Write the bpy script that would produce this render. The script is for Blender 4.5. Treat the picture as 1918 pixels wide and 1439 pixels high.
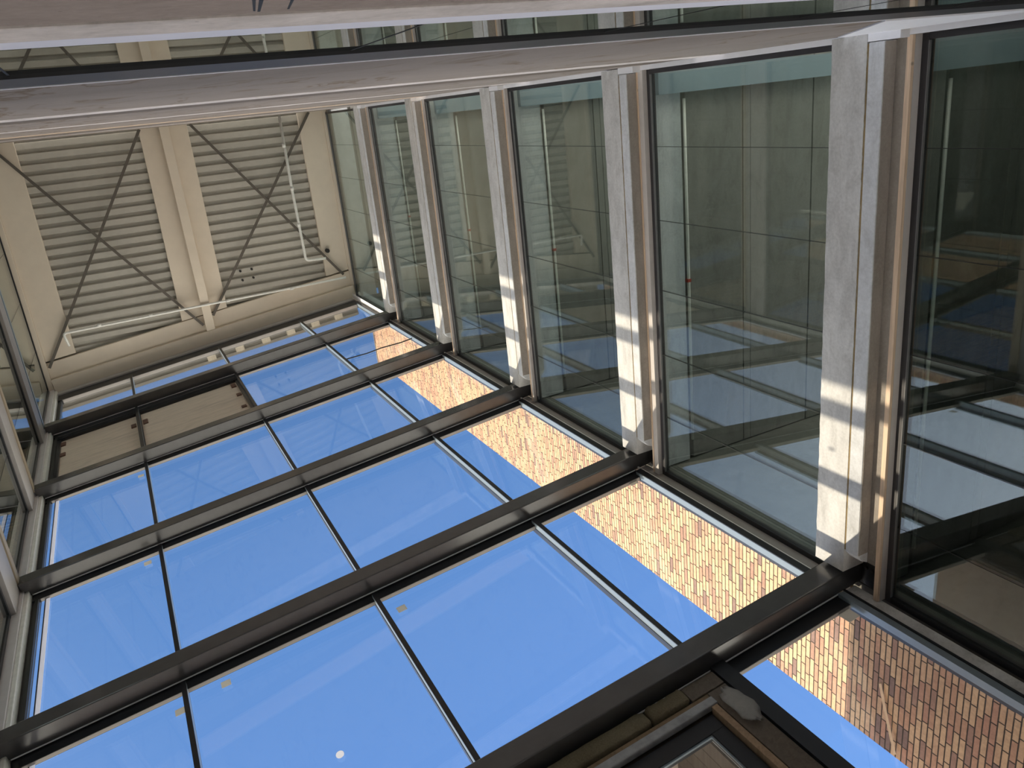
import bpy, bmesh, math, random
from mathutils import Matrix, Vector
random.seed(7)
for o in list(bpy.data.objects): bpy.data.objects.remove(o)
scene = bpy.context.scene
COL = scene.collection

# ------------------------------------------------------------------ camera
# world: x = along the back wall, y = towards the glazed facade, z = up; camera at the origin (1.6 m above the floor)
RC = ((0.8872937667765763, 0.09974936055106289, -0.45028861467850684),
      (-0.23620691241247296, 0.9368499386572517, -0.257911781364229),
      (0.3961263257699506, 0.3352047993504233, 0.8548225994464824))
cam_d = bpy.data.cameras.new('camera'); cam = bpy.data.objects.new('camera', cam_d); COL.objects.link(cam)
cam_d.sensor_fit = 'HORIZONTAL'; cam_d.sensor_width = 36.0; cam_d.lens = 1494.93/1918*36
cam_d.clip_start = 0.02; cam_d.clip_end = 500
cam.matrix_world = Matrix(((RC[0][0], -RC[1][0], -RC[2][0], 0), (RC[0][1], -RC[1][1], -RC[2][1], 0),
                           (RC[0][2], -RC[1][2], -RC[2][2], 0), (0, 0, 0, 1)))
scene.camera = cam

# ------------------------------------------------------------------ world, sun, exposure
world = bpy.data.worlds.new('world'); scene.world = world; world.use_nodes = True
nt = world.node_tree; nt.nodes.clear()
w_out = nt.nodes.new('ShaderNodeOutputWorld'); w_bg = nt.nodes.new('ShaderNodeBackground')
w_tc = nt.nodes.new('ShaderNodeTexCoord'); w_sep = nt.nodes.new('ShaderNodeSeparateXYZ'); w_mr = nt.nodes.new('ShaderNodeMapRange')
w_mr.inputs['From Min'].default_value = -1; w_mr.inputs['From Max'].default_value = 1
w_rmp = nt.nodes.new('ShaderNodeValToRGB')
stops = ((0.0, (1.25, 1.15, 1.0)), (0.46, (1.6, 1.47, 1.28)), (0.50, (2.4, 2.25, 2.1)), (0.61, (1.9, 1.9, 1.95)), (0.66, (.45, .60, .95)), (0.695, (.098, .21, .475)),
         (0.76, (.090, .191, .437)), (0.84, (.079, .172, .397)), (0.90, (.071, .159, .362)), (1.0, (.063, .146, .33)))
el = w_rmp.color_ramp.elements
el[0].position = stops[0][0]; el[0].color = (*stops[0][1], 1); el[1].position = 1.0; el[1].color = (*stops[-1][1], 1)
for p, c3 in stops[1:-1]:
    e = el.new(p); e.color = (*c3, 1)
w_bg.inputs['Strength'].default_value = 1.0
nt.links.new(w_tc.outputs['Generated'], w_sep.inputs[0]); nt.links.new(w_sep.outputs['Z'], w_mr.inputs['Value'])
nt.links.new(w_mr.outputs[0], w_rmp.inputs[0]); # pale aureole of the low sun
SUN_EL = math.radians(13.0)
to_sun = Vector((-.915*math.cos(SUN_EL), .403*math.cos(SUN_EL), math.sin(SUN_EL)))
w_dot = nt.nodes.new('ShaderNodeVectorMath'); w_dot.operation = 'DOT_PRODUCT'; w_dot.inputs[1].default_value = to_sun
w_max = nt.nodes.new('ShaderNodeMath'); w_max.operation = 'MAXIMUM'; w_max.inputs[1].default_value = 0
w_pow = nt.nodes.new('ShaderNodeMath'); w_pow.operation = 'POWER'; w_pow.inputs[1].default_value = 7
w_add = nt.nodes.new('ShaderNodeMix'); w_add.data_type = 'RGBA'; w_add.blend_type = 'ADD'; w_add.inputs[7].default_value = (.95, .92, .82, 1)
nt.links.new(w_tc.outputs['Generated'], w_dot.inputs[0]); nt.links.new(w_dot.outputs['Value'], w_max.inputs[0]); nt.links.new(w_max.outputs[0], w_pow.inputs[0])
nt.links.new(w_pow.outputs[0], w_add.inputs[0]); nt.links.new(w_rmp.outputs[0], w_add.inputs[6])
nt.links.new(w_add.outputs[2], w_bg.inputs[0]); nt.links.new(w_bg.outputs[0], w_out.inputs[0])

sun_d = bpy.data.lights.new('sun', 'SUN'); sun = bpy.data.objects.new('sun', sun_d); COL.objects.link(sun)
sun_d.energy = 3.25; sun_d.angle = math.radians(0.53); sun_d.color = (1.0, .85, .64)
sun.rotation_euler = to_sun.to_track_quat('Z', 'Y').to_euler(); sun.location = to_sun*40

scene.view_settings.view_transform = 'Standard'; scene.view_settings.look = 'None'
scene.view_settings.exposure = 1.0; scene.view_settings.gamma = 1.0; scene.view_settings.use_curve_mapping = False
try:
    scene.cycles.transparent_max_bounces = 24; scene.cycles.max_bounces = 12
    scene.cycles.diffuse_bounces = 6; scene.cycles.glossy_bounces = 6
except Exception: pass

# ------------------------------------------------------------------ materials
class NT:
    def __init__(s, name):
        s.m = bpy.data.materials.new(name); s.m.use_nodes = True; s.t = s.m.node_tree; s.t.nodes.clear()
        s.out = s.n('ShaderNodeOutputMaterial')
    def n(s, typ, **kw):
        nd = s.t.nodes.new(typ)
        for k, v in kw.items(): setattr(nd, k, v)
        return nd
    def l(s, a, b): s.t.links.new(a, b)
    def coord(s, scale=(1, 1, 1)):
        tc = s.n('ShaderNodeTexCoord'); mp = s.n('ShaderNodeMapping'); mp.inputs['Scale'].default_value = scale
        s.l(tc.outputs['Object'], mp.inputs['Vector']); return mp.outputs[0]
    def noise(s, scale, detail=6, rough=.6, vec=None, sc=(1, 1, 1), dist=0):
        nd = s.n('ShaderNodeTexNoise'); nd.inputs['Scale'].default_value = scale; nd.inputs['Detail'].default_value = detail
        nd.inputs['Roughness'].default_value = rough; nd.inputs['Distortion'].default_value = dist
        s.l(vec if vec is not None else s.coord(sc), nd.inputs['Vector']); return nd.outputs['Fac']
    def ramp(s, fac, st, interp='LINEAR'):
        r = s.n('ShaderNodeValToRGB'); r.color_ramp.interpolation = interp; e = r.color_ramp.elements
        e[0].position = st[0][0]; e[0].color = (*st[0][1], 1); e[1].position = st[-1][0]; e[1].color = (*st[-1][1], 1)
        for p, c in st[1:-1]: x = e.new(p); x.color = (*c, 1)
        s.l(fac, r.inputs[0]); return r.outputs[0]
    def mix(s, fac, a, b, mode='MIX'):
        m = s.n('ShaderNodeMix', data_type='RGBA', blend_type=mode)
        for v, i in ((fac, 0), (a, 6), (b, 7)):
            if hasattr(v, 'is_linked') or hasattr(v, 'node'): s.l(v, m.inputs[i])
            elif i == 0: m.inputs[0].default_value = v
            else: m.inputs[i].default_value = (*v, 1)
        return m.outputs[2]
    def math(s, op, a, b=None, c=None):
        m = s.n('ShaderNodeMath', operation=op)
        for i, v in enumerate((a, b, c)):
            if v is None: continue
            if hasattr(v, 'node'): s.l(v, m.inputs[i])
            else: m.inputs[i].default_value = v
        return m.outputs[0]
    def bsdf(s, color, rough=.6, metal=0, bump=None, bdist=.003, bstr=.5, spec=.5, coat=0):
        b = s.n('ShaderNodeBsdfPrincipled')
        if hasattr(color, 'node'): s.l(color, b.inputs['Base Color'])
        else: b.inputs['Base Color'].default_value = (*color, 1)
        if hasattr(rough, 'node'): s.l(rough, b.inputs['Roughness'])
        else: b.inputs['Roughness'].default_value = rough
        b.inputs['Metallic'].default_value = metal; b.inputs['Specular IOR Level'].default_value = spec
        b.inputs['Coat Weight'].default_value = coat; b.inputs['Coat Roughness'].default_value = .12
        if bump is not None:
            bp = s.n('ShaderNodeBump'); bp.inputs['Distance'].default_value = bdist; bp.inputs['Strength'].default_value = bstr
            s.l(bump, bp.inputs['Height']); s.l(bp.outputs[0], b.inputs['Normal'])
        s.l(b.outputs[0], s.out.inputs[0]); return s.m

def sc(c, k): return tuple(x*k for x in c)
def mat_plain(name, c, rough=.5, metal=0, var=.08, nscale=12, spec=.5, coat=0):
    t = NT(name); f = t.noise(nscale, 5)
    return t.bsdf(t.ramp(f, ((.3, sc(c, 1-var)), (.7, sc(c, 1+var)))), rough, metal, bump=f, bdist=.001, bstr=.15, spec=spec, coat=coat)
def mat_concrete(name, c, pits=True, streak=(2.2, .5, 2.2), dark=.6, light=1.25, spots=True):
    t = NT(name)
    big = t.noise(1.0, 8, .62, sc=streak, dist=.4); fine = t.noise(38, 4, .7)
    base = t.ramp(big, ((.28, sc(c, dark)), (.5, c), (.72, sc(c, light))))
    mid = t.noise(5.5, 6, .68, sc=(1, .45, 1), dist=.8)
    base = t.mix(1.0, base, t.ramp(mid, ((.3, (.72, .71, .70)), (.5, (1, 1, 1)), (.72, (1.18, 1.18, 1.2)))), 'MULTIPLY')
    base = t.mix(.35, base, t.ramp(fine, ((.3, sc(c, .75)), (.7, sc(c, 1.25)))))
    v = t.n('ShaderNodeTexVoronoi'); v.inputs['Scale'].default_value = 13; t.l(t.coord((1, .8, 1)), v.inputs['Vector'])
    pit = t.ramp(v.outputs['Distance'], ((.03, (1, 1, 1)), (.07, (0, 0, 0))))
    gate = t.ramp(t.noise(4.5, 2), ((.52, (0, 0, 0)), (.56, (1, 1, 1))))
    pm = t.math('MULTIPLY', pit, gate)
    if pits: base = t.mix(pm, base, sc(c, .45))
    if spots:
        v2 = t.n('ShaderNodeTexVoronoi'); v2.inputs['Scale'].default_value = 3.1; t.l(t.coord((1.2, 2.2, 1.6)), v2.inputs['Vector'])
        sp = t.ramp(v2.outputs['Distance'], ((.045, (1, 1, 1)), (.07, (0, 0, 0))))
        g2 = t.ramp(t.noise(1.3, 2), ((.55, (0, 0, 0)), (.6, (1, 1, 1))))
        base = t.mix(t.math('MULTIPLY', sp, g2), base, (.82, .82, .80))
    h = t.math('SUBTRACT', t.math('ADD', t.math('MULTIPLY', big, .5), t.math('MULTIPLY', fine, .5)), t.math('MULTIPLY', pm, .6))
    return t.bsdf(base, .85, bump=h, bdist=.004, bstr=.5, spec=.25)
def mat_stained(name, c):
    # precast panels with horizontal brown run marks
    t = NT(name); big = t.noise(.8, 7, .6, sc=(.5, 1, .8), dist=.6); fine = t.noise(45, 4, .7)
    base = t.ramp(big, ((.25, sc(c, .75)), (.5, c), (.75, sc(c, 1.18))))
    base = t.mix(.3, base, t.ramp(fine, ((.3, sc(c, .8)), (.7, sc(c, 1.2)))))
    rid = t.noise(1.15, 5, .55, sc=(1.2, 1, .55), dist=1.1)
    line = t.ramp(rid, ((.47, (0, 0, 0)), (.50, (1, 1, 1)), (.53, (0, 0, 0))))
    g = t.ramp(t.noise(1.7, 3, sc=(.8, 1, 1)), ((.40, (0, 0, 0)), (.55, (1, 1, 1))))
    base = t.mix(t.math('MULTIPLY', t.math('MULTIPLY', line, g), .95), base, sc((.17, .125, .085), 1))
    return t.bsdf(base, .8, bump=fine, bdist=.002, bstr=.3, spec=.25)
def mat_wood(name, c, grain=(9, .6, 9), knots=True):
    t = NT(name); g = t.noise(3.0, 5, .6, sc=grain, dist=.8)
    base = t.ramp(g, ((.3, sc(c, .78)), (.55, c), (.75, sc(c, 1.15))))
    if knots:
        v = t.n('ShaderNodeTexVoronoi'); v.inputs['Scale'].default_value = 2.2; t.l(t.coord((1, 1.3, 1)), v.inputs['Vector'])
        base = t.mix(t.ramp(v.outputs['Distance'], ((.03, (1, 1, 1)), (.065, (0, 0, 0)))), base, sc(c, .28))
    return t.bsdf(base, .65, bump=g, bdist=.002, bstr=.3, spec=.3)
def mat_ply(name, c):
    t = NT(name); g = t.noise(1.6, 6, .6, sc=(.7, 1, 5), dist=1.0)
    base = t.ramp(g, ((.3, sc(c, .78)), (.5, c), (.7, sc(c, 1.12))))
    base = t.mix(.25, base, t.ramp(t.noise(30, 3, sc=(.3, 1, 3)), ((.3, sc(c, .8)), (.7, sc(c, 1.2)))))
    return t.bsdf(base, .7, spec=.3)
def mat_glass(name, tint, f0=.055, rough=0.0):
    t = NT(name)
    tr = t.n('ShaderNodeBsdfTransparent'); tr.inputs[0].default_value = (*tint, 1)
    gl = t.n('ShaderNodeBsdfGlossy'); gl.inputs['Roughness'].default_value = rough; gl.inputs[0].default_value = (.95, .98, .97, 1)
    lw = t.n('ShaderNodeLayerWeight'); lw.inputs['Blend'].default_value = .5
    p = t.math('POWER', lw.outputs['Facing'], 5.0)
    f = t.math('MULTIPLY_ADD', p, 1-f0, f0)
    mx = t.n('ShaderNodeMixShader'); t.l(f, mx.inputs[0]); t.l(tr.outputs[0], mx.inputs[1]); t.l(gl.outputs[0], mx.inputs[2])
    t.l(mx.outputs[0], t.out.inputs[0]); return t.m
def mat_paper(name, c):
    t = NT(name); d = t.n('ShaderNodeBsdfDiffuse'); d.inputs[0].default_value = (*c, 1)
    tr = t.n('ShaderNodeBsdfTranslucent'); tr.inputs[0].default_value = (*c, 1)
    mx = t.n('ShaderNodeMixShader'); mx.inputs[0].default_value = .5
    t.l(d.outputs[0], mx.inputs[1]); t.l(tr.outputs[0], mx.inputs[2]); t.l(mx.outputs[0], t.out.inputs[0]); return t.m
def mat_film(name, c, trans=.25):
    t = NT(name); f = t.noise(9, 5, .6, dist=1.5)
    b = t.n('ShaderNodeBsdfPrincipled'); b.inputs['Roughness'].default_value = .35
    t.l(t.ramp(f, ((.3, sc(c, .85)), (.7, c))), b.inputs['Base Color'])
    bp = t.n('ShaderNodeBump'); bp.inputs['Distance'].default_value = .006; t.l(f, bp.inputs['Height']); t.l(bp.outputs[0], b.inputs['Normal'])
    tr = t.n('ShaderNodeBsdfTransparent'); mx = t.n('ShaderNodeMixShader'); mx.inputs[0].default_value = trans
    t.l(b.outputs[0], mx.inputs[1]); t.l(tr.outputs[0], mx.inputs[2]); t.l(mx.outputs[0], t.out.inputs[0]); return t.m
def mat_brick(name):
    t = NT(name); tc = t.n('ShaderNodeTexCoord'); sp = t.n('ShaderNodeSeparateXYZ'); t.l(tc.outputs['Object'], sp.inputs[0])
    hz = t.math('ADD', sp.outputs['X'], sp.outputs['Y'])
    row_f = t.math('DIVIDE', sp.outputs['Z'], .0625); row = t.math('FLOOR', row_f)
    wn0 = t.n('ShaderNodeTexWhiteNoise', noise_dimensions='1D'); t.l(row, wn0.inputs['W'])
    colf = t.math('ADD', t.math('DIVIDE', hz, .225), t.math('MULTIPLY', wn0.outputs['Value'], 5.0)); col = t.math('FLOOR', colf)
    fu = t.math('FRACT', colf); fv = t.math('FRACT', row_f)
    du = t.math('MULTIPLY', t.math('MINIMUM', fu, t.math('SUBTRACT', 1, fu)), .225)
    dv = t.math('MULTIPLY', t.math('MINIMUM', fv, t.math('SUBTRACT', 1, fv)), .0625)
    d = t.math('MINIMUM', du, dv)
    d = t.math('ADD', d, t.math('MULTIPLY', t.math('SUBTRACT', t.noise(40, 2), .5), .004))
    mask = t.ramp(d, ((.0045, (0, 0, 0)), (.0065, (1, 1, 1))))
    cv = t.n('ShaderNodeCombineXYZ'); t.l(row, cv.inputs[0]); t.l(col, cv.inputs[1])
    wn = t.n('ShaderNodeTexWhiteNoise', noise_dimensions='3D'); t.l(cv.outputs[0], wn.inputs['Vector'])
    bc = t.ramp(wn.outputs['Value'], ((0, (.57, .375, .245)), (.20, (.63, .43, .275)), (.38, (.50, .30, .205)), (.56, (.60, .41, .265)),
                                     (.74, (.47, .27, .195)), (.87, (.36, .225, .175)), (.95, (.25, .17, .15))), 'CONSTANT')
    var = t.noise(22, 5, .7); bc = t.mix(.45, bc, t.mix(1.0, bc, t.ramp(var, ((.3, (.55, .5, .48)), (.7, (1.25, 1.2, 1.1)))), 'MULTIPLY'))
    base = t.mix(mask, (.060, .048, .040), bc)
    h = t.math('ADD', mask, t.math('MULTIPLY', var, .25))
    return t.bsdf(base, .9, bump=h, bdist=.008, bstr=.8, spec=.2)
def mat_insul(name):
    t = NT(name); f = t.noise(60, 5, .8, sc=(1, 1, 1)); g = t.noise(5, 4)
    base = t.mix(.5, t.ramp(f, ((.3, (.13, .10, .06)), (.7, (.30, .25, .165)))), t.ramp(g, ((.3, (.16, .125, .08)), (.7, (.25, .215, .15)))))
    return t.bsdf(base, .95, bump=f, bdist=.01, bstr=.9, spec=.1)

M = {}
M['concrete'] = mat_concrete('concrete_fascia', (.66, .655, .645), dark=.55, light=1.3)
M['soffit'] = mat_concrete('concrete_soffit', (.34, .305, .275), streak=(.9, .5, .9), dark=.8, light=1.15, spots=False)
M['roomceil'] = mat_concrete('room_concrete', (.265, .26, .245), streak=(1.6, .25, 1.6), dark=.8, light=1.15, spots=False)
M['shaded_room'] = mat_concrete('shaded_concrete', (.13, .13, .12), streak=(1.6, .25, 1.6), dark=.8, light=1.15, spots=False)  # room concrete darkened: shade of the near room and end walls put into colour
M['brownslab'] = mat_concrete('brown_slab', (.31, .255, .228), streak=(.6, .6, .6), dark=.8, light=1.12, spots=False)
M['backwall'] = mat_stained('precast_panel', (.27, .232, .207))
M['backedge'] = mat_concrete('pale_concrete_edge', (.62, .565, .545), dark=.5, spots=False)
M['plaster'] = mat_concrete('grey_blue_plaster', (.66, .675, .70), pits=False, streak=(1, 3.2, 1), dark=.85, light=1.1, spots=False)
M['foam'] = mat_concrete('yellow_foam', (.30, .22, .11), dark=.3, spots=False)
M['wood'] = mat_wood('pine', (.80, .61, .45))
M['alu_left'] = mat_plain('grey_band_aluminium', (.34, .32, .312), .45, .0, .06, 6)
M['bead'] = mat_plain('dark_bead', (.17, .17, .175), .4)
M['channel'] = mat_plain('head_channel_aluminium', (.60, .56, .54), .5, 0, .05, 6)
M['post'] = mat_plain('grey_post', (.62, .59, .60), .5, 0, .05, 6)
M['stud'] = mat_wood('rough_timber', (.24, .165, .10))
M['lining'] = mat_wood('lining_timber', (.42, .29, .19))
M['dullwood'] = mat_wood('dull_batten', (.36, .30, .225))
M['darkstud'] = mat_wood('grey_timber', (.16, .13, .105), knots=False)
M['alu'] = mat_plain('grey_aluminium', (.46, .435, .43), .45, .0, .06, 6)
M['alu_dark'] = mat_plain('taupe_aluminium', (.30, .28, .265), .45, 0, .06, 6)
M['alu_pale'] = mat_plain('pale_aluminium', (.27, .325, .37), .35, .2, .05, 6)
M['black'] = mat_plain('black_frame', (.016, .017, .021), .35, 0, .1, 9)
M['navy'] = mat_plain('dark_blue_frame', (.034, .032, .036), .4, 0, .1, 9)
M['steel'] = mat_plain('bronze_steel', (.062, .061, .064), .24, 0, .1, 4, spec=.8, coat=.3)
M['plate'] = mat_plain('dark_plate', (.05, .048, .045), .5, .3, .1, 8)
M['bolt'] = mat_plain('bolt_steel', (.10, .095, .09), .4, .8, .1, 20)
M['beige'] = mat_plain('beige_paint', (.73, .645, .54), .6, 0, .035, 3)
M['deck'] = mat_plain('deck_paint', (.50, .48, .43), .5, 0, .05, 5)
M['rod'] = mat_plain('rod_paint', (.115, .10, .085), .55, 0, .08, 8)
M['pipe'] = mat_plain('galvanised', (.80, .80, .77), .4, .1, .08, 14)
M['facade_glass'] = mat_glass('facade_glass', (.97, .985, .99), .03)
M['inner_glass'] = mat_glass('inner_glass', (.80, .865, .835), .105)
M['back_glass'] = mat_glass('back_glass', (.45, .48, .46), .07)
M['seal'] = mat_plain('black_seal', (.02, .021, .02), .6)
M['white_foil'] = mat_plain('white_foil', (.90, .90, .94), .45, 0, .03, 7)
M['blue_foil'] = mat_plain('pale_blue_foil', (.84, .85, .985), .4, 0, .03, 7)
M['tape'] = mat_paper('white_tape', (.80, .80, .84))
M['sticker'] = mat_paper('grey_sticker', (.62, .60, .55))
M['disc'] = mat_paper('white_disc', (.97, .96, .97))
M['ply'] = mat_ply('plywood', (.74, .64, .54))
M['clip'] = mat_plain('brown_clip', (.16, .085, .06), .6)
M['brick'] = mat_brick('brick')
M['coping'] = mat_plain('brown_coping', (.16, .13, .11), .5)
M['cladding'] = mat_plain('beige_cladding', (.44, .36, .30), .6, 0, .04, 3)
M['insul'] = mat_insul('mineral_wool')
M['bag'] = mat_film('plastic_bag', (.62, .61, .60), .6)
M['zinc'] = mat_plain('zinc_strip', (.36, .36, .37), .5, .2, .22, 9)
M['cable'] = mat_plain('black_cable', (.012, .012, .012), .6)
M['floor'] = mat_concrete('screed', (.45, .43, .40), spots=False)
M['eave'] = mat_plain('eave_board', (.12, .112, .098), .7, 0, .08, 4)
M['rafter'] = mat_wood('pale_rafter', (.40, .355, .28), knots=False)
M['bulkhead'] = mat_plain('blue_grey_board', (.25, .33, .40), .6, 0, .04, 3)
M['red'] = mat_plain('red_clip', (.45, .05, .03), .5)

# ------------------------------------------------------------------ mesh builder
NX, NY, CF = .11312527, .99358073, 5.2671788937      # facade plane: NX*x + NY*y = CF + off
def F(x, off, z): return Vector((x, (CF+off-NX*x)/NY, z))
def fy(x, off): return (CF+off-NX*x)/NY
class MB:
    def __init__(s): s.v = []; s.f = []
    def hexa(s, p):
        b = len(s.v); s.v += [Vector(q) for q in p]
        s.f += [tuple(b+i for i in f) for f in ((0, 3, 2, 1), (4, 5, 6, 7), (0, 1, 5, 4), (1, 2, 6, 5), (2, 3, 7, 6), (3, 0, 4, 7))]
        return s
    def box(s, x0, x1, y0, y1, z0, z1):
        return s.hexa(((x0, y0, z0), (x1, y0, z0), (x1, y1, z0), (x0, y1, z0), (x0, y0, z1), (x1, y0, z1), (x1, y1, z1), (x0, y1, z1)))
    def fbox(s, x0, x1, o0, o1, z0, z1):                # box lying along the facade, ends square to it
        b = Vector((NY, -NX, 0)); n = Vector((NX, NY, 0))
        A = F(x0, o0, 0); B = F(x1, o0, 0); d = n*(o1-o0)
        q = [A, B, B+d, A+d]
        return s.hexa([Vector((p.x, p.y, z0)) for p in q]+[Vector((p.x, p.y, z1)) for p in q])
    def prism(s, poly, z0, z1):
        b = len(s.v); n = len(poly)
        s.v += [Vector((x, y, z0)) for x, y in poly]+[Vector((x, y, z1)) for x, y in poly]
        s.f.append(tuple(b+i for i in reversed(range(n)))); s.f.append(tuple(b+n+i for i in range(n)))
        for i in range(n):
            j = (i+1) % n; s.f.append((b+i, b+j, b+n+j, b+n+i))
        return s
    def tube(s, pts, r, k=10, caps=True):
        pts = [Vector(p) for p in pts]; b = len(s.v)
        for i, p in enumerate(pts):
            if i == 0: t = pts[1]-pts[0]
            elif i == len(pts)-1: t = pts[-1]-pts[-2]
            else: t = (pts[i+1]-p).normalized()+(p-pts[i-1]).normalized()
            t.normalize(); u = t.cross(Vector((0, 0, 1)))
            if u.length < 1e-4: u = Vector((1, 0, 0))
            u.normalize(); w = t.cross(u)
            for q in range(k):
                a_ = 2*math.pi*q/k; s.v.append(p+u*math.cos(a_)*r+w*math.sin(a_)*r)
        for i in range(len(pts)-1):
            for q in range(k):
                s.f.append((b+i*k+q, b+i*k+(q+1) % k, b+(i+1)*k+(q+1) % k, b+(i+1)*k+q))
        if caps:
            s.f.append(tuple(b+q for q in reversed(range(k)))); e = b+(len(pts)-1)*k; s.f.append(tuple(e+q for q in range(k)))
        return s
    def build(s, name, mat, parent=None, label=None, cat=None, group=None, kind=None, bevel=0, smooth=False):
        if parent is None:
            xs = [v.x for v in s.v]; ys = [v.y for v in s.v]; zs = [v.z for v in s.v]
            o0 = Vector(((min(xs)+max(xs))/2, (min(ys)+max(ys))/2, min(zs))); loc = o0
        else:
            o0 = Vector((0, 0, 0)); p = parent
            while p is not None: o0 += p.location; p = p.parent
            loc = Vector((0, 0, 0))
        me = bpy.data.meshes.new(name); me.from_pydata([tuple(v-o0) for v in s.v], [], s.f)
        bm = bmesh.new(); bm.from_mesh(me); bmesh.ops.recalc_face_normals(bm, faces=bm.faces); bm.to_mesh(me); bm.free()
        me.materials.append(mat)
        if smooth:
            for pl in me.polygons: pl.use_smooth = True
        o = bpy.data.objects.new(name, me); COL.objects.link(o); o.location = loc
        if parent is not None: o.parent = parent
        if label: o['label'] = label
        if cat: o['category'] = cat
        if group: o['group'] = group
        if kind: o['kind'] = kind
        if bevel:
            md = o.modifiers.new('bevel', 'BEVEL'); md.width = bevel; md.segments = 2; md.limit_method = 'ANGLE'; md.harden_normals = False
        return o
def empty(name, loc, label=None, cat=None, group=None, kind=None):
    o = bpy.data.objects.new(name, None); COL.objects.link(o); o.location = loc; o.empty_display_size = .2
    if label: o['label'] = label
    if cat: o['category'] = cat
    if group: o['group'] = group
    if kind: o['kind'] = kind
    return o
S_ = 'structure'
def box(*a): return MB().box(*a)
def fbox(*a): return MB().fbox(*a)

# ------------------------------------------------------------------ levels
T = [5.06, 8.48, 11.92, 15.37, 18.90]                 # slab tops of the five upper floors
HD = [.715, .69, .65, .63, .64]                       # slab top down to the head of the glazing below
BT = [4.99, 8.46, 11.92, 15.42, 18.99]                # tops of the steel beams
FLOOR = -1.6; CEIL = 22.2
ORD = ['lowest', 'second lowest', 'middle', 'second highest', 'topmost']

# ------------------------------------------------------------------ shell: floor, ceiling deck, rooms
box(-7, 11.5, -4, fy(-7, .3), FLOOR-.2, FLOOR).build('floor', M['floor'], kind=S_)

def deck():
    m = MB(); prof = []; y = -.4; pitch = .247; zb = 22.33; h = .085
    while y < 5.9:
        prof += [(y, zb), (y+.125, zb), (y+.150, zb+h), (y+.222, zb+h)]; y += pitch
    top = [(yy, zz+.02) for yy, zz in prof]
    for (a, b) in zip(range(len(prof)-1), range(1, len(prof))):
        xe = min(5.9, (CF+.34-NY*max(prof[a][0], prof[b][0]))/NX)
        if xe < -2.5: continue
        p = [(-2.6, *prof[a]), (-2.6, *prof[b]), (-2.6, *top[b]), (-2.6, *top[a])]
        q = [(xe, *prof[a]), (xe, *prof[b]), (xe, *top[b]), (xe, *top[a])]
        m.hexa([p[0], q[0], q[1], p[1], p[3], q[3], q[2], p[2]])
    return m
deck().build('ceiling', M['deck'], kind=S_)
MB().prism([(-2.7, -.5), (6.0, -.5), (6.0, fy(6.0, .34)), (-2.7, fy(-2.7, .34))], 22.5, 22.7).build('ceiling', M['floor'], kind=S_)

# right-hand rooms: floors, soffit planks, back wall
levels = [FLOOR]+T
for k in range(6):
    top = T[k]-.0 if k < 5 else 22.55
    if k < 5:
        box(5.82, 11.5, -2.0, 4.89, T[k]-.33, T[k]-.01).build('floor', M['floor'], kind=S_)
    zc = top-.345 if k < 5 else 22.2
    m = MB()
    for x0, x1 in ((6.36, 7.24), (7.26, 7.37), (7.38, 8.42), (8.445, 9.5), (9.525, 10.6), (10.625, 11.45)):
        m.box(x0, x1, -1.95, 4.88, zc-.10, zc)
    m.build('ceiling', M['roomceil' if k else 'shaded_room'], kind=S_)
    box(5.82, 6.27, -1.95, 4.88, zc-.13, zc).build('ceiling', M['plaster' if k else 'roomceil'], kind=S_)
for k in range(1, 6):                                     # unglazed outer walls, unseen: left open above the parapets to add fill daylight
    z0 = T[k-1]-.34 if k else FLOOR; zp_ = (T[k-1] if k else FLOOR)+.85
    box(11.5, 11.7, -2.2, 4.9, z0, zp_).build('wall_right', M['roomceil'], kind=S_)
    box(5.80, 11.5, -2.2, -2.0, z0, zp_).build('wall_back', M['roomceil'], kind=S_)
    box(-7, -2.46, -2.2, -2.0, z0, zp_).build('wall_back', M['roomceil'], kind=S_)
box(11.5, 11.7, -2.2, 4.9, FLOOR, T[0]-.34).build('wall_right', M['shaded_room'], kind=S_)
box(5.80, 11.5, -2.2, -2.0, FLOOR, T[0]-.34).build('wall_back', M['shaded_room'], kind=S_)
box(-7, -2.46, -2.2, -2.0, FLOOR, T[0]-.34).build('wall_back', M['roomceil'], kind=S_)
box(5.80, 11.5, 4.90, 4.98, FLOOR, 22.2).build('wall_front', M['shaded_room'], kind=S_)
# left-hand rooms
for k in range(5):
    box(-7, -2.46, -2.0, 5.8, T[k]-.34, T[k]-.01).build('floor', M['floor'], kind=S_)
    box(-7, -2.46, -2.0, 5.8, T[k]-.42, T[k]-.34).build('ceiling', M['roomceil'], kind=S_)
box(-7.2, -7, -2.2, 6, FLOOR, 22.2).build('wall_left', M['roomceil'], kind=S_)
box(-7, -2.46, -2.0, 5.8, 22.2, 22.4).build('ceiling', M['roomceil'], kind=S_)
box(5.8, 11.5, -2.0, 4.74, 22.2, 22.4).build('ceiling', M['roomceil'], kind=S_)

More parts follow.
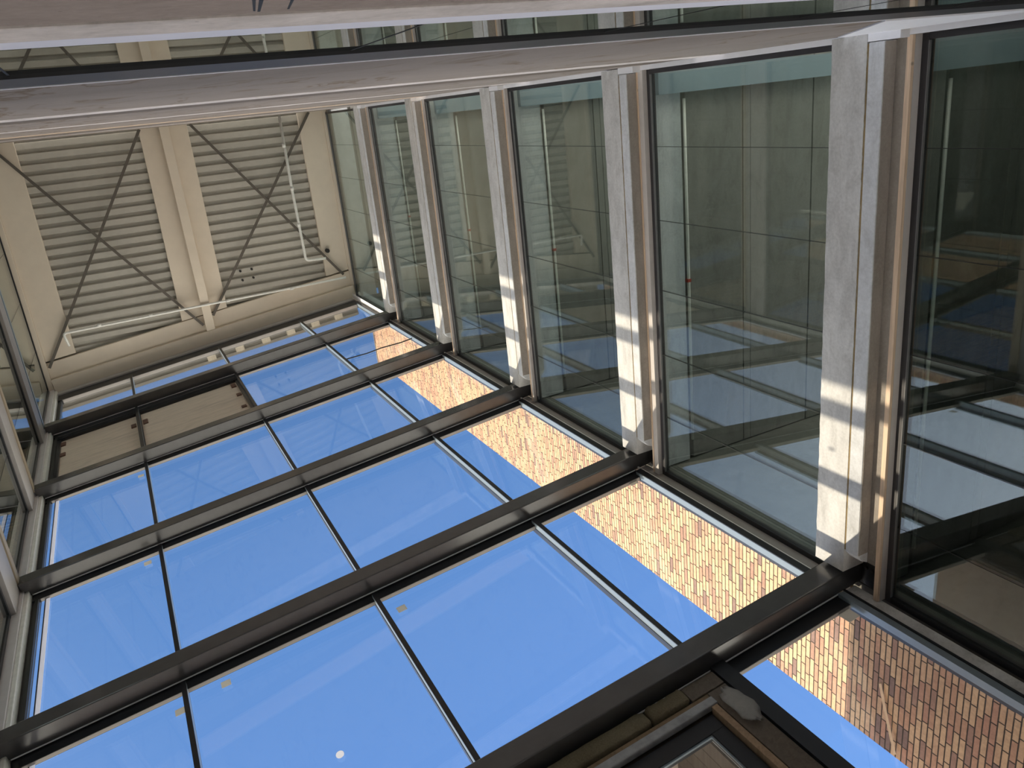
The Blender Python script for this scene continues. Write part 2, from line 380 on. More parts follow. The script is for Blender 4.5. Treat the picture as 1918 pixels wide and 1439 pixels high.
# ------------------------------------------------------------------ back wall
def bw(z0, z1, y1=-.2, d=.2, x0=-2.6, x1=5.78): return box(x0, x1, y1-d, y1, z0, z1)
bw(FLOOR, 1.70, -.2, .2).build('wall_back', M['brownslab'], kind=S_, bevel=.004)
bw(1.70, 1.905, -.195, .2).build('trim_1', M['backedge'], kind=S_, bevel=.006)
bw(3.32, 6.46, -.2, .2).build('wall_back', M['backwall'], kind=S_, bevel=.004)
bw(6.46, 6.90, -.198, .2, -2.6, 5.56).build('trim_2', M['backedge'], kind=S_, bevel=.012)
bw(6.90, 7.60, -.2, .2).build('trim_3', M['darkstud'], kind=S_)
bw(7.60, 10.45, -.2, .2).build('wall_back', M['backwall'], kind=S_, bevel=.004)
bw(10.45, 10.85, -.198, .2, -2.6, 5.56).build('trim_4', M['backedge'], kind=S_, bevel=.008)
bw(10.85, 11.2, -.2, .2).build('trim_5', M['darkstud'], kind=S_)
bw(11.2, 14.5, -.2, .2).build('wall_back', M['backwall'], kind=S_, bevel=.004)
bw(14.5, 15.1, -.198, .2, -2.6, 5.56).build('trim_6', M['wood'], kind=S_, bevel=.008)
bw(15.1, 15.5, -.2, .2).build('trim_7', M['darkstud'], kind=S_)
bw(15.5, 18.3, -.2, .2).build('wall_back', M['backwall'], kind=S_, bevel=.004)
bw(18.3, 18.9, -.198, .2, -2.6, 5.56).build('trim_8', M['backedge'], kind=S_, bevel=.008)
bw(18.9, 22.2, -.203, .2).build('wall_back', M['backwall'], kind=S_, bevel=.004)
m = MB()
for (xa, za, xb, zb, w_) in ((.280, 1.40, .326, 1.66, .004), (.296, 1.40, .336, 1.67, .005), (.350, 1.40, .388, 1.655, .004)):
    m.hexa([(xa-w_, -.1995, za), (xa+w_, -.1995, za), (xa+w_, -.2005, za), (xa-w_, -.2005, za), (xb-w_*.5, -.1995, zb), (xb+w_*.5, -.1995, zb), (xb+w_*.5, -.2005, zb), (xb-w_*.5, -.2005, zb)])
m.build('trim_23', M['seal'], kind=S_)
w1 = empty('window_1', (1.5, -.21, 2.0), kind=S_)
bw(2.90, 3.32, -.2, .12).build('window_frame', M['navy'], w1)
bw(3.29, 3.325, -.197, .1).build('head_bead', M['white_foil'], w1)
bx = [-2.6, -1.21, -.17, .87, 1.91, 2.95, 3.99, 5.0, 5.74]
for i in range(len(bx)-1):
    box(bx[i]+.004, bx[i+1]-.004, -.225, -.2115, 1.905, 2.96).build('pane', M['back_glass'], w1)
for x in bx[1:-1]:
    box(x-.0035, x+.0035, -.222, -.2105, 1.905, 2.92).build('seal', M['seal'], w1)
bw(1.905, 2.075, -.2, .008, -2.5, 4.9).build('foil_strip', M['blue_foil'], label='long pale blue foil strip along the sill below the mirroring back window', cat='foil')
s = MB(); yb = -.191
s.hexa([(3.98, yb-.008, 3.30), (5.50, yb-.008, 3.30), (5.50, yb-.008, 4.93), (5.42, yb-.008, 4.93), (3.98, yb, 3.30), (5.50, yb, 3.30), (5.50, yb, 4.93), (5.42, yb, 4.93)])
s.build('membrane_sheet', M['white_foil'], label='wide white membrane sheet lapped over the lowest back wall panel beside the near right ledge', cat='membrane')

# ------------------------------------------------------------------ right wall: ledges, glazing
JY = [.69, 1.54, 2.40, 3.24, 4.09]
XF = [5.74, 5.70, 5.69, 5.685, 5.68, 5.68]            # face of the black frames, storey by storey
for k in range(6):
    z_lo = (T[k-1] if k else FLOOR); z_hi = (T[k]-HD[k]+.073) if k < 5 else 22.18
    xf = XF[k]; q_ = (xf+.025)/5.8
    w = empty(f'window_{k+2}', (xf, 2.3, z_lo), kind=S_)
    ys = [-.115]+[y*q_ for y in JY]+[4.83]
    for i in range(6):
        box(xf+.022, xf+.046, ys[i]+.003, ys[i+1]-.003, z_lo, z_hi-.03).build('pane', M['inner_glass'], w)
    for y in ys[1:-1]:
        box(xf+.020, xf+.048, y-.0018, y+.0018, z_lo, z_hi-.03).build('seal', M['seal'], w)
    fr = MB().box(xf, xf+.07, -.15, 4.885, z_hi-.058, z_hi)
    fr.box(xf+.002, xf+.07, -.155, -.105, z_lo, z_hi-.058)
    fr.build('window_frame', M['navy' if k < 2 else 'black'], w)
    MB().box(xf+.002, xf+.07, 4.82, 4.885, z_lo, z_hi-.058).build('jamb', M['black'], w)
    box(xf-.004, xf+.022, -.10, 4.82, z_hi-.064, z_hi-.058).build('bead', M['bead'], w)
    if k == 0: box(5.666, xf+.07, -.16, 4.87, z_hi, z_hi+.012).build('head_channel', M['channel'], w)
    elif k < 5: box(5.640, xf+.07, -.16, 4.87, z_hi, T[k]-.532).build('head_channel', M['channel'], w)
LEDGE = ['closest and lowest grey concrete ledge on the right glazed wall', 'second grey concrete ledge from the camera on the right glazed wall',
         'third grey concrete ledge from the camera halfway up the right glazed wall', 'fourth grey concrete ledge just below the topmost one on the right wall',
         'smallest and topmost grey concrete ledge on the right wall near the roof']
BATT = ['knotty pine batten under the closest concrete ledge beside the big dark pane', 'pine batten under the second concrete ledge on the right wall',
        'pine batten under the third concrete ledge on the right wall', 'thin pine batten under the fourth concrete ledge on the right wall',
        'shortest looking pine batten under the topmost concrete ledge near the ceiling']
def ledge_mesh(x0, x1, y0, y1, z0, z1, n=60, amp=.006, seed=0, cham=0):
    # slab edge whose upper arris is slightly broken
    rnd = random.Random(seed); m = MB(); rows = []
    for i in range(n+1):
        y = y0+(y1-y0)*i/n; j = rnd.uniform(-amp, amp*.3)
        rows.append([(x0, y, z0), (x1, y, z0), (x1, y, z1), (x0, y, z1+j)])
    for r in rows: m.v += [Vector(p) for p in r]
    for i in range(n):
        for q in range(4):
            a, b = i*4+q, i*4+(q+1) % 4; m.f.append((a, b, b+4, a+4))
    m.f.append((3, 2, 1, 0)); e = n*4; m.f.append((e, e+1, e+2, e+3)); return m
for k in range(5):
    t = T[k]
    L = empty('concrete_ledge', (5.6, 2.3, t-.51), LEDGE[k], 'ledge', 'concrete ledges at each floor of the right wall')
    ledge_mesh(5.5, 5.775, -.19, 4.635, t-.345, t, seed=k).build('slab_edge', M['concrete'], L)
    b = MB(); b.prism([(5.5, -.13), (5.64, -.13), (5.64, 4.50), (5.56, 4.46), (5.5, 4.39)], t-.503, t-.362)
    b.build('plaster_block', M['plaster'], L, label='pale grey blue plastered lower block', bevel=.006)
    ledge_mesh(5.504, 5.55, -.12, 4.38, t-.370, t-.343, n=90, amp=.010, seed=40+k).build('foam_joint', M['foam'], L, label='yellow foam filled joint')
    wz = t-HD[k]+.073 if k == 0 else t-.531
    wh = .046 if k == 0 else .027
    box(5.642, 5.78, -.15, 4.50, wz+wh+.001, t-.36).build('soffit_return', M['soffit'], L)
    box(5.632, 5.665, -.15, 4.865, wz, wz+wh).build('timber_batten', M['wood'], label=BATT[k], cat='batten', group='pine battens under the ledges', bevel=.002)
    # soffit skin under the block
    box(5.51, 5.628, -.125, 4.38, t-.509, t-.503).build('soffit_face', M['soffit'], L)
MEMB = ['white membrane strip in the back corner between the two nearest right ledges', 'white membrane strip in the back corner above the second right ledge',
        'white membrane strip in the back corner above the third right ledge', 'short white membrane strip in the back corner above the fourth right ledge']
for k in range(1, 5):
    z0 = T[k-1]; z1 = T[k]-.50
    m = MB().box(5.60, 5.649, -.2, -.152, z0+.02, z1); m.box(5.50, 5.60, -.2, -.135, T[k]-.64, T[k]-.35)
    m.build('membrane_strip', M['white_foil'], label=MEMB[k-1], cat='membrane', group='white membrane strips in the back corner')
MB().box(5.60, 5.649, -.2, -.152, 2.6, T[0]-.51).box(5.50, 5.60, -.2, -.135, T[0]-.64, T[0]-.35).build('membrane_strip', M['white_foil'], label='broad white membrane strip in the corner beside the big dark pane', cat='membrane', group='white membrane strips in the back corner')

# behind the right glazing: pipe under each soffit, board bulkhead
PIPE = ['straight silver pipe under the ceiling behind the large dark near pane', 'silver pipe under the room ceiling between the two nearest ledges',
        'silver pipe under the room ceiling between the second and third ledges', 'silver pipe under the room ceiling between the third and fourth ledges',
        'silver pipe under the room ceiling between the fourth and topmost ledges']
BULK = ['blue grey board box at the back end of the near dark room ceiling', 'blue grey board box at the back end of the ceiling between the two nearest ledges',
        'blue grey board box at the back end of the ceiling between second and third ledges', 'blue grey board box at the back end of the ceiling between third and fourth ledges',
        'blue grey board box at the back end of the ceiling between fourth and topmost ledges']
for k in range(5):
    zc = T[k]-.345
    p = MB().tube([(6.32, .2, zc-.135), (6.32, 1.7, zc-.137), (6.325, 2.4, zc-.133), (6.32, 4.6, zc-.135)], .018)
    P = p.build('pipe', M['pipe'], label=PIPE[k], cat='pipe', group='silver pipes under the room ceilings', smooth=True)
    if k >= 1:
        box(6.295, 6.345, 2.37, 2.41, zc-.158, zc-.10).build('pipe_clip', M['red'], P, label='small red pipe clip')
    box(5.9, 8.9, -.14, .13, zc-.22, zc-.131).build('bulkhead_box', M['bulkhead'], label=BULK[k], cat='board box', group='board boxes at the room ceilings')

# ------------------------------------------------------------------ left wall
for k in range(6):
    z_lo = (T[k-1] if k else FLOOR); z_hi = (T[k]-.82) if k < 5 else 22.12
    yE = fy(-2.4, .12)
    w = empty(f'window_{k+8}', (-2.41, 2.6, z_lo), kind=S_)
    edges = [-.2, 1.0, 2.2, 3.4, 4.6, yE-.06]
    for i in range(5):
        box(-2.43, -2.41, edges[i]+.003, edges[i+1]-.003, z_lo, z_hi-.03).build('pane', M['inner_glass'], w)
    for y in edges[1:-1]: box(-2.432, -2.408, y-.003, y+.003, z_lo, z_hi-.03).build('seal', M['seal'], w)
    box(-2.46, -2.395, -.2, yE, z_hi-.07, z_hi).build('window_frame', M['black'], w)
    box(-2.46, -2.397, yE-.07, yE, z_lo, z_hi-.07).build('jamb', M['black'], w)
LBATT = ['pine batten low on the left wall band, mostly outside the picture edge', 'pine batten above the second grey band of the left wall', 'pale timber batten above the third grey band of the left wall',
         'yellowish timber batten above the fourth grey band of the left wall by the plywood']
for k in range(1, 5):
    t = T[k]; yE = fy(-2.35, .17)
    nm = ['lowest grey metal band on the left glazed wall', 'second grey metal band up the left glazed wall', 'third grey metal band up the left glazed wall',
          'fourth grey metal band up the left glazed wall beside the plywood', 'topmost grey metal band on the left glazed wall under the roof'][k]
    B = empty('metal_band', (-2.38, 2.6, t-.82), nm, 'metal band', 'grey metal bands on the left wall')
    box(-2.46, -2.335, -.2, yE, t-.82, t-.22).build('panel', M['alu_left'], B, bevel=.004)
    box(-2.46, -2.345, -.2, yE-.02, t-.22, t-.10).build('upper_lip', M['alu_pale' if k == 4 else 'alu_dark'], B)
    if k < 4:
        box(-2.342, -2.318, -.2, yE-.12, t-.20, t-.04).build('timber_batten', M['dullwood'], label=LBATT[k], cat='batten', group='timber battens on the left wall', bevel=.003)
    else:
        box(-2.46, -2.33, -.2, yE-.12, t-.10, t+.02).build('trim_9', M['alu_pale'], kind=S_)

# ------------------------------------------------------------------ facade: beams
BEAM = ['lowest and nearest dark steel beam, running in front of the door head', 'second dark steel beam up the glazed facade', 'third dark steel beam up the glazed facade',
        'fourth dark steel beam up the facade, just below the plywood panels', 'topmost dark steel beam of the facade, just above the plywood panels']
for k in range(5):
    z1 = BT[k]; z0 = z1-.25
    B = empty('steel_beam', (1.7, fy(1.7, .11), z0), BEAM[k], 'beam', 'dark steel beams across the facade')
    fbox(-2.33, 5.80, 0, .22, z0, z1).build('beam_body', M['steel'], B, bevel=.012)
    fbox(-2.2, 5.50, .213, .226, z0-.005, z0+.003).build('gap_light_strip', M['white_foil'], B, label='thin painted line of gap light along the rear lower edge')  # pale strip paints the light showing in the gap behind the beam
    P = box(5.802, 5.817, 4.42, 4.885, z0-.17, z0+.24).build('end_plate', M['plate'], B, label='dark end plate')
    for dy, dz in ((-.09, -.05), (-.09, -.12), (.05, -.05), (.05, -.12)):
        y_ = fy(5.8, 0)+dy
        MB().tube([(5.803, y_, z0+dz), (5.782, y_, z0+dz)], .018, 6).build('bolt', M['bolt'], P)

# ------------------------------------------------------------------ facade: glazing per storey
MXS = [-.50, 1.695, 3.865]
def facade_storey(idx, z0, z1, name, plywood=False):
    """z0: underside of the pane (behind the beam), z1: head of the pane"""
    w = empty(name, (1.6, fy(1.6, .29), z0), kind=S_)
    ed = [-2.12]+MXS+[5.49]
    for i in range(4):
        if plywood and i < 2: continue
        fbox(ed[i]+.004, ed[i+1]-.004, .285, .309, z0, z1+.02).build('pane', M['facade_glass'], w)
    for x in MXS:
        mu = fbox(x-.025, x+.025, .20, .283, z0-.1, z1+.1).build('mullion', M['alu_pale'], w)
        fbox(x-.026, x+.026, .188, .20, z0-.1, z1+.1).build('mullion_cap', M['black'], mu)
        fbox(x-.022, x+.022, .283, .36, z0-.1, z1+.1).build('outer_cap', M['black'], mu)
    e = fbox(5.465, 5.53, .20, .283, z0-.1, z1+.1).build('edge_frame', M['alu_pale'], w)
    fbox(5.463, 5.545, .185, .20, z0-.1, z1+.1).build('edge_cap', M['black'], e)
    fbox(5.49, 5.56, .283, .34, z0-.1, z1+.1).build('outer_cap', M['black'], e)
    e2 = fbox(-2.30, -2.125, .29, .34, z0-.1, z1+.1).build('edge_frame', M['black'], w)
    fbox(-2.17, -2.125, .24, .29, z0-.1, z1+.1).build('edge_bead', M['seal'], e2)
    return w
for k in range(1, 5):
    z0 = BT[k-1]-.02; z1 = BT[k]-.25-.17
    facade_storey(k, z0, z1, f'window_{k+13}', plywood=(k == 4))
facade_storey(5, BT[4]-.02, 21.45, 'window_18')
for k in range(5):                                          # transoms behind the beams
    z1 = BT[k]-.02; z0 = BT[k]-.25-.15
    if k == 0:
        tr = fbox(3.86, 5.53, .245, .285, z0, z1).build('trim_10', M['black'], kind=S_)
        fbox(3.86, 5.53, .250, .292, z0-.006, z0).build('glazing_bead', M['alu_dark'], tr)
        fbox(-2.3, 3.86, .245, .33, z0+.12, z1).build('trim_11', M['black'], kind=S_)
    else:
        tr = fbox(-2.2, 5.53, .245, .30, z0, z1).build(f'trim_{k+11}', M['black'], kind=S_)
        fbox(-2.1, 5.46, .248, .292, z0-.006, z0).build('glazing_bead', M['alu_dark'], tr)
# head of the top storey
hd = fbox(-2.3, 5.62, .19, .33, 21.87, 22.2).build('trim_16', M['alu'], kind=S_)
fbox(-2.2, 5.53, .225, .33, 21.40, 21.87).build('head_frame', M['black'], hd)
fbox(-2.1, 5.46, .23, .31, 21.375, 21.40).build('glazing_bead', M['alu_dark'], hd)

# corner posts left and right (structure of the wall)
for k in range(1, 6):
    z0 = BT[k-1]-.0; z1 = (BT[k]-.25) if k < 5 else 22.2
    fbox(-2.42, -2.285, .12, .34, z0-.3, z1+.2 if k < 5 else z1).build('wall_left', M['post'], kind=S_, bevel=.004)
    fbox(-2.285, -2.225, .15, .34, z0-.3, z1+.2 if k < 5 else z1).build('wall_left', M['pipe'], kind=S_, bevel=.012)
    fbox(-2.225, -2.12, .27, .34, z0-.3, z1+.2 if k < 5 else z1).build('wall_left', M['seal'], kind=S_)
for k in range(6):
    z0 = (BT[k-1]-.2) if k else FLOOR; z1 = (BT[k]-.255) if k < 5 else 22.2
    fbox(5.545, 5.70, .222, .34, z0, z1).build('wall_right', M['concrete' if k == 0 else 'alu_dark'], kind=S_, bevel=.004)
    if k == 5: fbox(5.54, 5.545, .05, .20, z0, 22.0).build('trim_22', M['white_foil'], kind=S_)  # white strip paints the sunlit side of the top post
    if k: fbox(5.537, 5.556, .185, .20, z0, z1).build('trim_17', M['pipe'], kind=S_)

# white tape along the left edge of the panes
TAPE = ['white tape strip at the left edge of the pane between the lowest two beams', 'white tape strip at the left edge of the pane above the second beam',
        'white tape strip at the left edge of the small pane below the plywood']
for k in range(1, 4):
    fbox(-2.035, -1.985, .278, .2845, BT[k-1]+.05, BT[k]-.41).build('tape_strip', M['tape'], label=TAPE[k-1], cat='tape', group='white tape strips on the left panes')
    fbox(-2.05, -2.037, .275, .2845, BT[k-1]+.05, BT[k]-.41).build('trim_18', M['black'], kind=S_)

# plywood sheets in place of two panes
zt = BT[4]-.25
fbox(-2.12, 1.67, .25, .35, zt-.36, zt-.11).build('trim_19', M['black'], kind=S_)
for (x0, x1, nm, clips) in ((-2.11, -.53, 'narrow pale plywood board filling the left opening below the topmost beam', ((-2.01, .35, .2), (-2.0, 1.0, .18), (-.62, .75, .2))),
                            (-.47, 1.655, 'wide pale plywood board beside the narrow one below the topmost beam', ((-.38, .75, .26), (1.54, .35, .25), (1.55, 1.05, .16), (1.52, 1.9, .12)))):
    p = fbox(x0, x1, .31, .33, BT[3]-.05, zt-.34).build('plywood_board', M['ply'], label=nm, cat='board', group='plywood boards in the facade')
    for (cx, dz, hh) in clips:
        fbox(cx-.05, cx+.05, .285, .31, zt-.36-dz, zt-.36-dz+hh).build('clip', M['clip'], p, label='small brown retaining clip')
for x in (-2.10, -.50, 1.66):
    fbox(x-.045, x+.045, .262, .34, BT[3]-.05, zt-.11).build('trim_20', M['black'], kind=S_)

# stickers, disc, cable on the panes
def sticker(x, z, s, lab):
    fbox(x-s/2, x+s/2, .280, .2845, z-s/2, z+s/2).build('sticker', M['sticker'], label=lab, cat='sticker', group='square stickers on the panes')
sticker(1.90, 7.75, .105, 'square grey sticker in the top corner of the large middle pane below the second beam')
sticker(-.09, 7.90, .10, 'square grey sticker near the second beam just right of the leftmost mullion')
sticker(-.58, 7.80, .10, 'square grey sticker just left of the leftmost mullion below the second beam')
sticker(-.70, 11.36, .10, 'pale yellowish sticker left of the leftmost mullion below the third beam')
sticker(-.62, 14.75, .10, 'tiny yellowish sticker left of the leftmost mullion below the fourth beam')
sticker(5.35, 8.06, .12, 'grey diamond looking sticker over the bricks below the second beam')
sticker(5.38, 4.52, .14, 'grey sticker over the sunlit bricks right below the lowest beam')
d = MB(); ctr = F(.70, .281, 6.12); ring = []
for i in range(28):
    a_ = 2*math.pi*i/28; ring.append(ctr+Vector((NY, -NX, 0))*(.038*math.cos(a_))+Vector((0, 0, .045*math.sin(a_))))
dn = Vector((NX, NY, 0))*.003; d.v = ring+[p+dn for p in ring]
d.f = [tuple(range(28)), tuple(range(55, 27, -1))]+[(i, (i+1) % 28, 28+(i+1) % 28, 28+i) for i in range(28)]
d.build('round_disc', M['disc'], label='small round white disc low on the middle pane at the bottom of the picture', cat='sticker')  # flat white disc set on the pane
MB().tube([F(3.93, .262, 17.15), F(4.4, .262, 17.05), F(4.75, .262, 17.08), F(5.2, .262, 16.98), F(5.50, .262, 17.0)], .014, 8).build('cable', M['cable'],
    label='thin black cable strung across the pane in front of the highest bricks', cat='cable', smooth=True)

# ------------------------------------------------------------------ ceiling steel: plates, beams, rods, pipes
ZP = CEIL
def roof_thing(lab, loc): return empty('roof_beam', loc, lab, 'roof beam', 'beige roof steel')
yfL = fy(-2.28, .19)
rb = roof_thing('beige steel beam along the left edge of the corrugated roof', (-1.95, 2.6, ZP))
MB().prism([(-2.29, -.25), (-1.59, -.25), (-1.59, 4.88), (-2.29, 4.96)], ZP, ZP+.12).build('flange', M['beige'], rb, bevel=.01)
box(-2.44, -2.29, -.25, fy(-2.35, .1), ZP-.06, ZP+.1).build('edge_angle', M['beige'], rb, bevel=.008)
rb = roof_thing('wide beige centre beam dividing the corrugated roof in two', (1.64, 2.4, ZP))
MB().prism([(1.08, -.25), (2.2, -.25), (2.18, 4.47), (1.0, 4.61)], ZP, ZP+.12).build('flange', M['beige'], rb, bevel=.01)
m = MB(); m.prism([(1.53, -.25), (1.745, -.25), (1.745, 4.93), (1.53, 4.955)], ZP-.22, ZP-.18); m.box(1.60, 1.70, -.25, 4.9, ZP-.18, ZP)
m.build('lower_flange', M['beige'], rb, bevel=.006)
rb = roof_thing('beige steel beam along the right edge of the roof beside the glazed wall', (5.35, 2.2, ZP))
MB().prism([(4.95, -.25), (5.60, -.25), (5.60, 4.06), (4.95, 4.14)], ZP, ZP+.12).build('flange', M['beige'], rb, bevel=.01)
box(5.60, 5.74, -.25, fy(5.67, .1), ZP-.04, ZP+.1).build('edge_angle', M['beige'], rb, bevel=.008)
rb = roof_thing('beige steel beam closing the roof along the top of the facade', (1.6, fy(1.6, 0), ZP-.12))
MB().prism([(-2.29, fy(-2.29, -.555)), (5.62, fy(5.62, -.555)), (5.62, fy(5.62, .19)), (-2.29, fy(-2.29, .19))], ZP+.002, ZP+.11).build('flange', M['beige'], rb, bevel=.008)
fbox(-2.29, 5.62, -.14, .19, ZP-.11, ZP+.01).build('lower_flange', M['beige'], rb, bevel=.008)
def rod(a, b, z, lab):
    r = MB(); d_ = (Vector((b[0], b[1], 0))-Vector((a[0], a[1], 0))).normalized(); n_ = Vector((-d_.y, d_.x, 0))*.033
    A = Vector((a[0], a[1], z)); B = Vector((b[0], b[1], z)); h = Vector((0, 0, .012))
    r.hexa([A-n_-h, B-n_-h, B+n_-h, A+n_-h, A-n_+h, B-n_+h, B+n_+h, A+n_+h])
    return r.build('brace_strap', M['rod'], label=lab, cat='brace', group='crossed roof braces')
rod((1.10, -.2), (-2.24, 5.11), 22.13, 'dark brace strap crossing the left roof bay from centre beam down to the facade corner')
rod((-2.09, -.19), (1.49, 4.80), 22.10, 'dark brace strap crossing the left roof bay towards the foot of the centre beam')
rod((2.26, -.2), (5.41, 4.16), 22.10, 'dark brace strap crossing the right roof bay towards the right glazed corner')
rod((5.24, -.2), (1.78, 4.60), 22.13, 'dark brace strap crossing the right roof bay down to the foot of the centre beam')
def fillet(pts, r=.1, n=5):
    out = [Vector(pts[0])]
    for i in range(1, len(pts)-1):
        p = Vector(pts[i]); a = (Vector(pts[i-1])-p).normalized(); b = (Vector(pts[i+1])-p).normalized()
        for q in range(n+1):
            s_ = q/n; out.append((p+a*r)*(1-s_)**2+p*2*s_*(1-s_)+(p+b*r)*s_**2)
    out.append(Vector(pts[-1])); return out
zp = 21.93
P = MB().tube(fillet([(4.43, -.25, zp), (4.40, 1.6, zp), (4.42, 3.57, zp), (4.96, 3.60, zp)], .1), .035, 10).build('sprinkler_pipe', M['pipe'], smooth=True,
    label='light galvanised pipe with a hooked end hanging in the right roof bay', cat='pipe')
for y in (.55, 1.65, 2.6):
    MB().tube([(4.405, y-.05, zp), (4.405, y+.05, zp)], .045, 10).build('coupling', M['pipe'], P, smooth=True)
P = MB().tube(fillet([(5.42, 4.22, zp), (3.32, 4.24, zp), (1.32, 4.25, zp), (-1.72, 4.29, zp), (-1.66, 4.62, zp-.02)], .09), .030, 10).build('sprinkler_pipe', M['pipe'], smooth=True,
    label='long light galvanised pipe crossing both roof bays parallel to the ribs', cat='pipe')
for x in (3.9, 2.2, .3, -.9):
    MB().tube([(x-.05, 4.25, zp), (x+.05, 4.25, zp)], .040, 10).build('coupling', M['pipe'], P, smooth=True)
ANCH = ['dark roof anchor bolt upper left of the four near the roof brace', 'dark roof anchor bolt upper right of the four near the roof brace',
        'dark roof anchor bolt lower left of the four near the roof brace', 'dark roof anchor bolt lower right of the four near the roof brace', 'dark bracket stub beside the hooked pipe end']
for i, (x, y) in enumerate(((2.72, 3.60), (3.02, 3.60), (2.73, 3.85), (3.02, 3.83), (5.09, 3.44))):
    r = .03 if i < 4 else .06
    MB().tube([(x, y, 22.34 if i < 4 else 22.22), (x, y, 22.26 if i < 4 else 22.10)], r, 8).build('anchor_bolt', M['cable'], label=ANCH[i], cat='bolt', group='anchor bolts in the roof')

# ------------------------------------------------------------------ lower facade: door, studs, insulation
lw = 'wall_front'
fbox(-2.4, -1.2, .25, .4, FLOOR, 4.63).build(lw, M['soffit'], kind=S_)
fbox(-1.2, 3.70, .30, .42, 4.34, 4.63).build(lw, M['darkstud'], kind=S_)
D = empty('door_1', (1.2, fy(1.2, .3), FLOOR), kind=S_)
dz = 4.36
fr = MB().fbox(-1.2, 3.58, .24, .33, dz-.155, dz); fr.fbox(3.44, 3.58, .24, .33, FLOOR, dz-.155); fr.fbox(-1.2, -1.06, .24, .33, FLOOR, dz-.155)
fr.build('door_frame', M['black'], D, bevel=.004)
fbox(-1.06, 3.44, .255, .275, dz-.172, dz-.155).build('frame_bead', M['alu_pale'], D)
fbox(3.424, 3.44, .255, .275, FLOOR, dz-.172).build('frame_bead', M['alu_pale'], D)
fbox(-1.06, 3.424, .28, .304, FLOOR, dz-.172).build('door_pane', M['facade_glass'], D)
box(3.76, 3.86, 5.32, 8.2, FLOOR, 5.10).build('wall_front', M['plaster'], kind=S_)
box(-2.4, 3.86, 5.95, 8.2, 5.10, 5.22).build('wall_front', M['cladding'], kind=S_)
for i_ in range(5):
    box(3.735, 3.76, 5.72+.17*i_, 5.885+.17*i_, FLOOR, 5.09).build('wall_front', M['darkstud'], kind=S_)
box(3.861, 3.90, 5.34, 8.2, FLOOR, 5.22).build('wall_front', M['cladding'], kind=S_)
box(-2.3, 3.76, 8.1, 8.2, 3.0, 5.10).build('wall_front', M['cladding'], kind=S_)  # unseen porch front, left open below so daylight reaches indoors
box(-2.4, -2.3, 5.95, 8.2, FLOOR, 5.10).build('wall_front', M['cladding'], kind=S_)
fbox(3.585, 3.645, .18, .34, FLOOR, 4.38).build('timber_lining', M['lining'], label='thin pine lining strip standing along the right side of the black door frame', cat='timber', bevel=.003)
s = MB().fbox(-1.2, 3.66, .17, .24, 4.385, 4.472); s.build('metal_flashing', M['zinc'], label='mottled grey metal flashing strip lying above the black door frame', cat='flashing', bevel=.01)
fbox(-1.2, 3.70, .20, .30, 4.475, 4.53).build('timber_lintel', M['stud'], label='brown timber lintel strip under the insulation batts', cat='timber', bevel=.004)
fbox(3.66, 3.86, .19, .34, FLOOR, 4.525).build('timber_stud', M['darkstud'], label='broad weathered timber stud right of the door beside the black post', cat='timber', bevel=.006)
fbox(3.505, 3.86, .185, .345, 4.535, 4.70).build('timber_block', M['darkstud'], label='dark timber block in the corner right of the insulation batts', cat='timber', bevel=.006)
def batt(x0, x1, seed):
    rnd = random.Random(seed); m = MB(); n = 14; k = 10
    b = Vector((NY, -NX, 0)); nn = Vector((NX, NY, 0)); A = F(x0, .155, 4.538); Ln = (F(x1, .18, 0)-F(x0, .18, 0)).length
    for i in range(n+1):
        e = .8 if i in (0, n) else 1
        for q in range(k):
            a_ = 2*math.pi*q/k; cx, cz = math.cos(a_), math.sin(a_)
            sx = math.copysign(abs(cx)**.35, cx)*.06*e; sz = math.copysign(abs(cz)**.35, cz)*.085*e
            m.v.append(A+b*(Ln*i/n)+nn*(.06+sx+rnd.uniform(-.006, .006))+Vector((0, 0, .09+sz+rnd.uniform(-.007, .007))))
    for i in range(n):
        for q in range(k): m.f.append((i*k+q, i*k+(q+1) % k, (i+1)*k+(q+1) % k, (i+1)*k+q))
    m.f.append(tuple(range(k))); m.f.append(tuple(n*k+q for q in range(k))); return m
for i, (x0, x1, lab) in enumerate(((3.10, 3.49, 'short yellowish insulation batt at the right end of the row above the door'), (2.06, 3.08, 'long yellowish insulation batt in the middle of the row above the door'),
                                   (1.30, 2.03, 'yellowish insulation batt left in the row above the door, at the picture bottom'))):
    batt(x0, x1, i).build('insulation_batt', M['insul'], label=lab, cat='insulation', group='insulation batts above the door', smooth=True)
# black post below the right-hand mullion and panes of the lower storey
w0 = empty('window_19', (4.6, fy(4.6, .29), FLOOR), kind=S_)
fbox(3.87, 4.02, .17, .34, FLOOR, BT[0]-.252).build('mullion', M['black'], w0)
fbox(4.02, 5.49, .285, .309, FLOOR, BT[0]-.38).build('pane', M['facade_glass'], w0)
e = fbox(5.465, 5.53, .20, .283, FLOOR, BT[0]-.26).build('edge_frame', M['alu_pale'], w0)
fbox(5.53, 5.55, .185, .20, FLOOR, BT[0]-.26).build('edge_cap', M['black'], e)
fbox(5.49, 5.56, .283, .34, FLOOR, BT[0]-.26).build('outer_cap', M['black'], e)
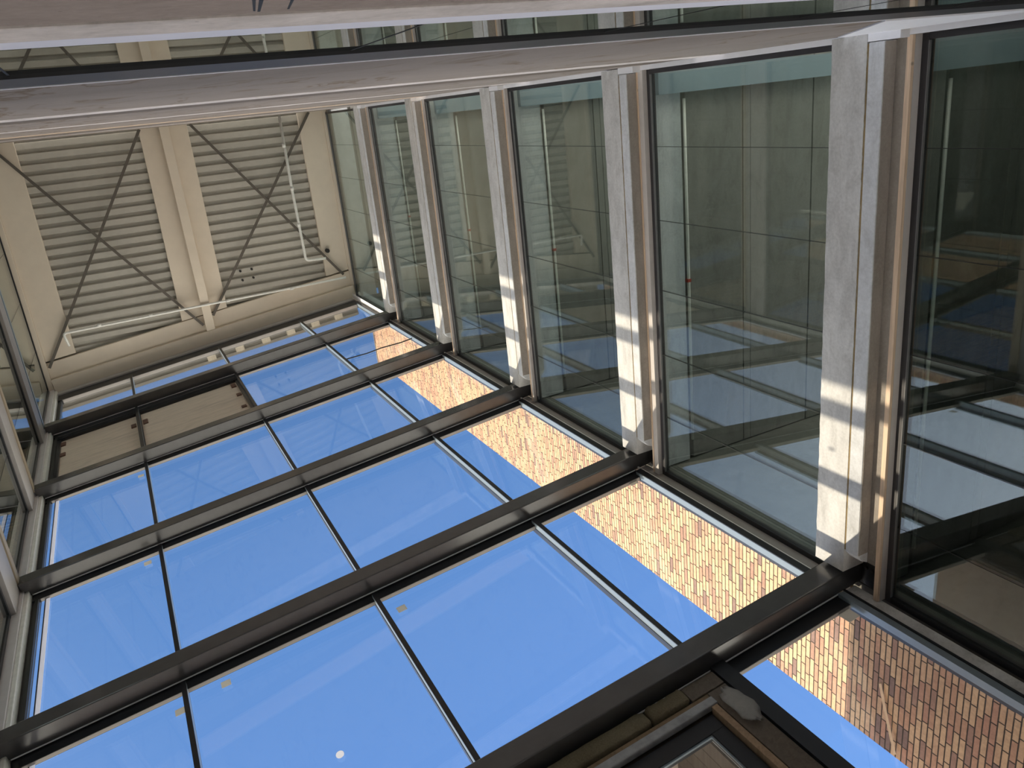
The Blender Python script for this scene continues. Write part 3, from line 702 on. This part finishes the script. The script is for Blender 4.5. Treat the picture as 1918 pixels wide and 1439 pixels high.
# crumpled bag between lining and stud
def blob(cx, cz, rx, rz, off, seed):
    rnd = random.Random(seed); m = MB(); n, k = 9, 16; b = Vector((NY, -NX, 0)); nn = Vector((NX, NY, 0)); C0 = F(cx, off, cz)
    for i in range(n+1):
        th = math.pi*i/n
        for q in range(k):
            ph = 2*math.pi*q/k; r = 1+rnd.uniform(-.2, .16)
            m.v.append(C0+b*(rx*r*math.sin(th)*math.cos(ph))+Vector((0, 0, rz*r*math.cos(th)))+nn*(.035*r*math.sin(th)*math.sin(ph)))
    for i in range(n):
        for q in range(k): m.f.append((i*k+q, i*k+(q+1) % k, (i+1)*k+(q+1) % k, (i+1)*k+q))
    return m
blob(3.77, 4.22, .10, .22, .14, 3).build('plastic_bag', M['bag'], label='crumpled clear plastic scrap hanging over the timber stud beside the door', cat='plastic bag', smooth=True)
MB().hexa([F(1.40, .06, 4.63), F(1.46, .06, 4.60), F(1.47, .07, 4.61), F(1.41, .07, 4.64), F(1.42, .06, 4.735), F(1.43, .06, 4.735), F(1.435, .07, 4.735), F(1.425, .07, 4.735)]).build(
    'tape_scrap', M['tape'], label='tiny white scrap hanging below the lowest beam by the insulation', cat='scrap')

# ------------------------------------------------------------------ outside: brick wings, porch, eave
B = empty('brick_building', (8.5, 6.0, FLOOR), 'sunlit brown and tan brick building seen through the right facade panes', 'building')
m = MB().box(5.70, 11.5, fy(5.7, .36), 6.58, FLOOR, 21.0); m.build('brick_wall', M['brick'], B)
m = MB().box(5.685, 11.5, fy(5.7, .36), 6.60, 21.0, 21.06); m.build('coping', M['coping'], B)
box(-7, -2.47, 5.85, 6.25, FLOOR, 22.0).build('wall_left', M['brick'], kind=S_)
MB().hexa([(5.64, 5.70, 3.9), (5.69, 5.70, 3.9), (5.69, 5.72, 3.9), (5.64, 5.72, 3.9), (5.66, 5.80, 4.4), (5.69, 5.80, 4.4), (5.69, 5.82, 4.4), (5.66, 5.82, 4.4)]) if False else None
MB().tube([(5.675, 5.80, 4.36), (5.675, 6.05, 4.29), (5.66, 6.50, 4.13)], .018, 4).build('wooden_stake', M['wood'], label='thin slanting wooden stake leaning on the shaded bricks', cat='stake')
ev = fbox(-2.4, 5.66, .34, .74, 22.28, 22.4).build('trim_21', M['eave'], kind=S_)
fbox(-2.4, 5.66, .66, .74, 22.20, 22.28).build('fascia_board', M['eave'], ev)
for x in (1.48, 2.24, 2.96, 3.66, 4.37, 5.05):
    fbox(x-.11, x+.11, .36, .66, 22.12, 22.28).build('rafter_end', M['rafter'], ev)
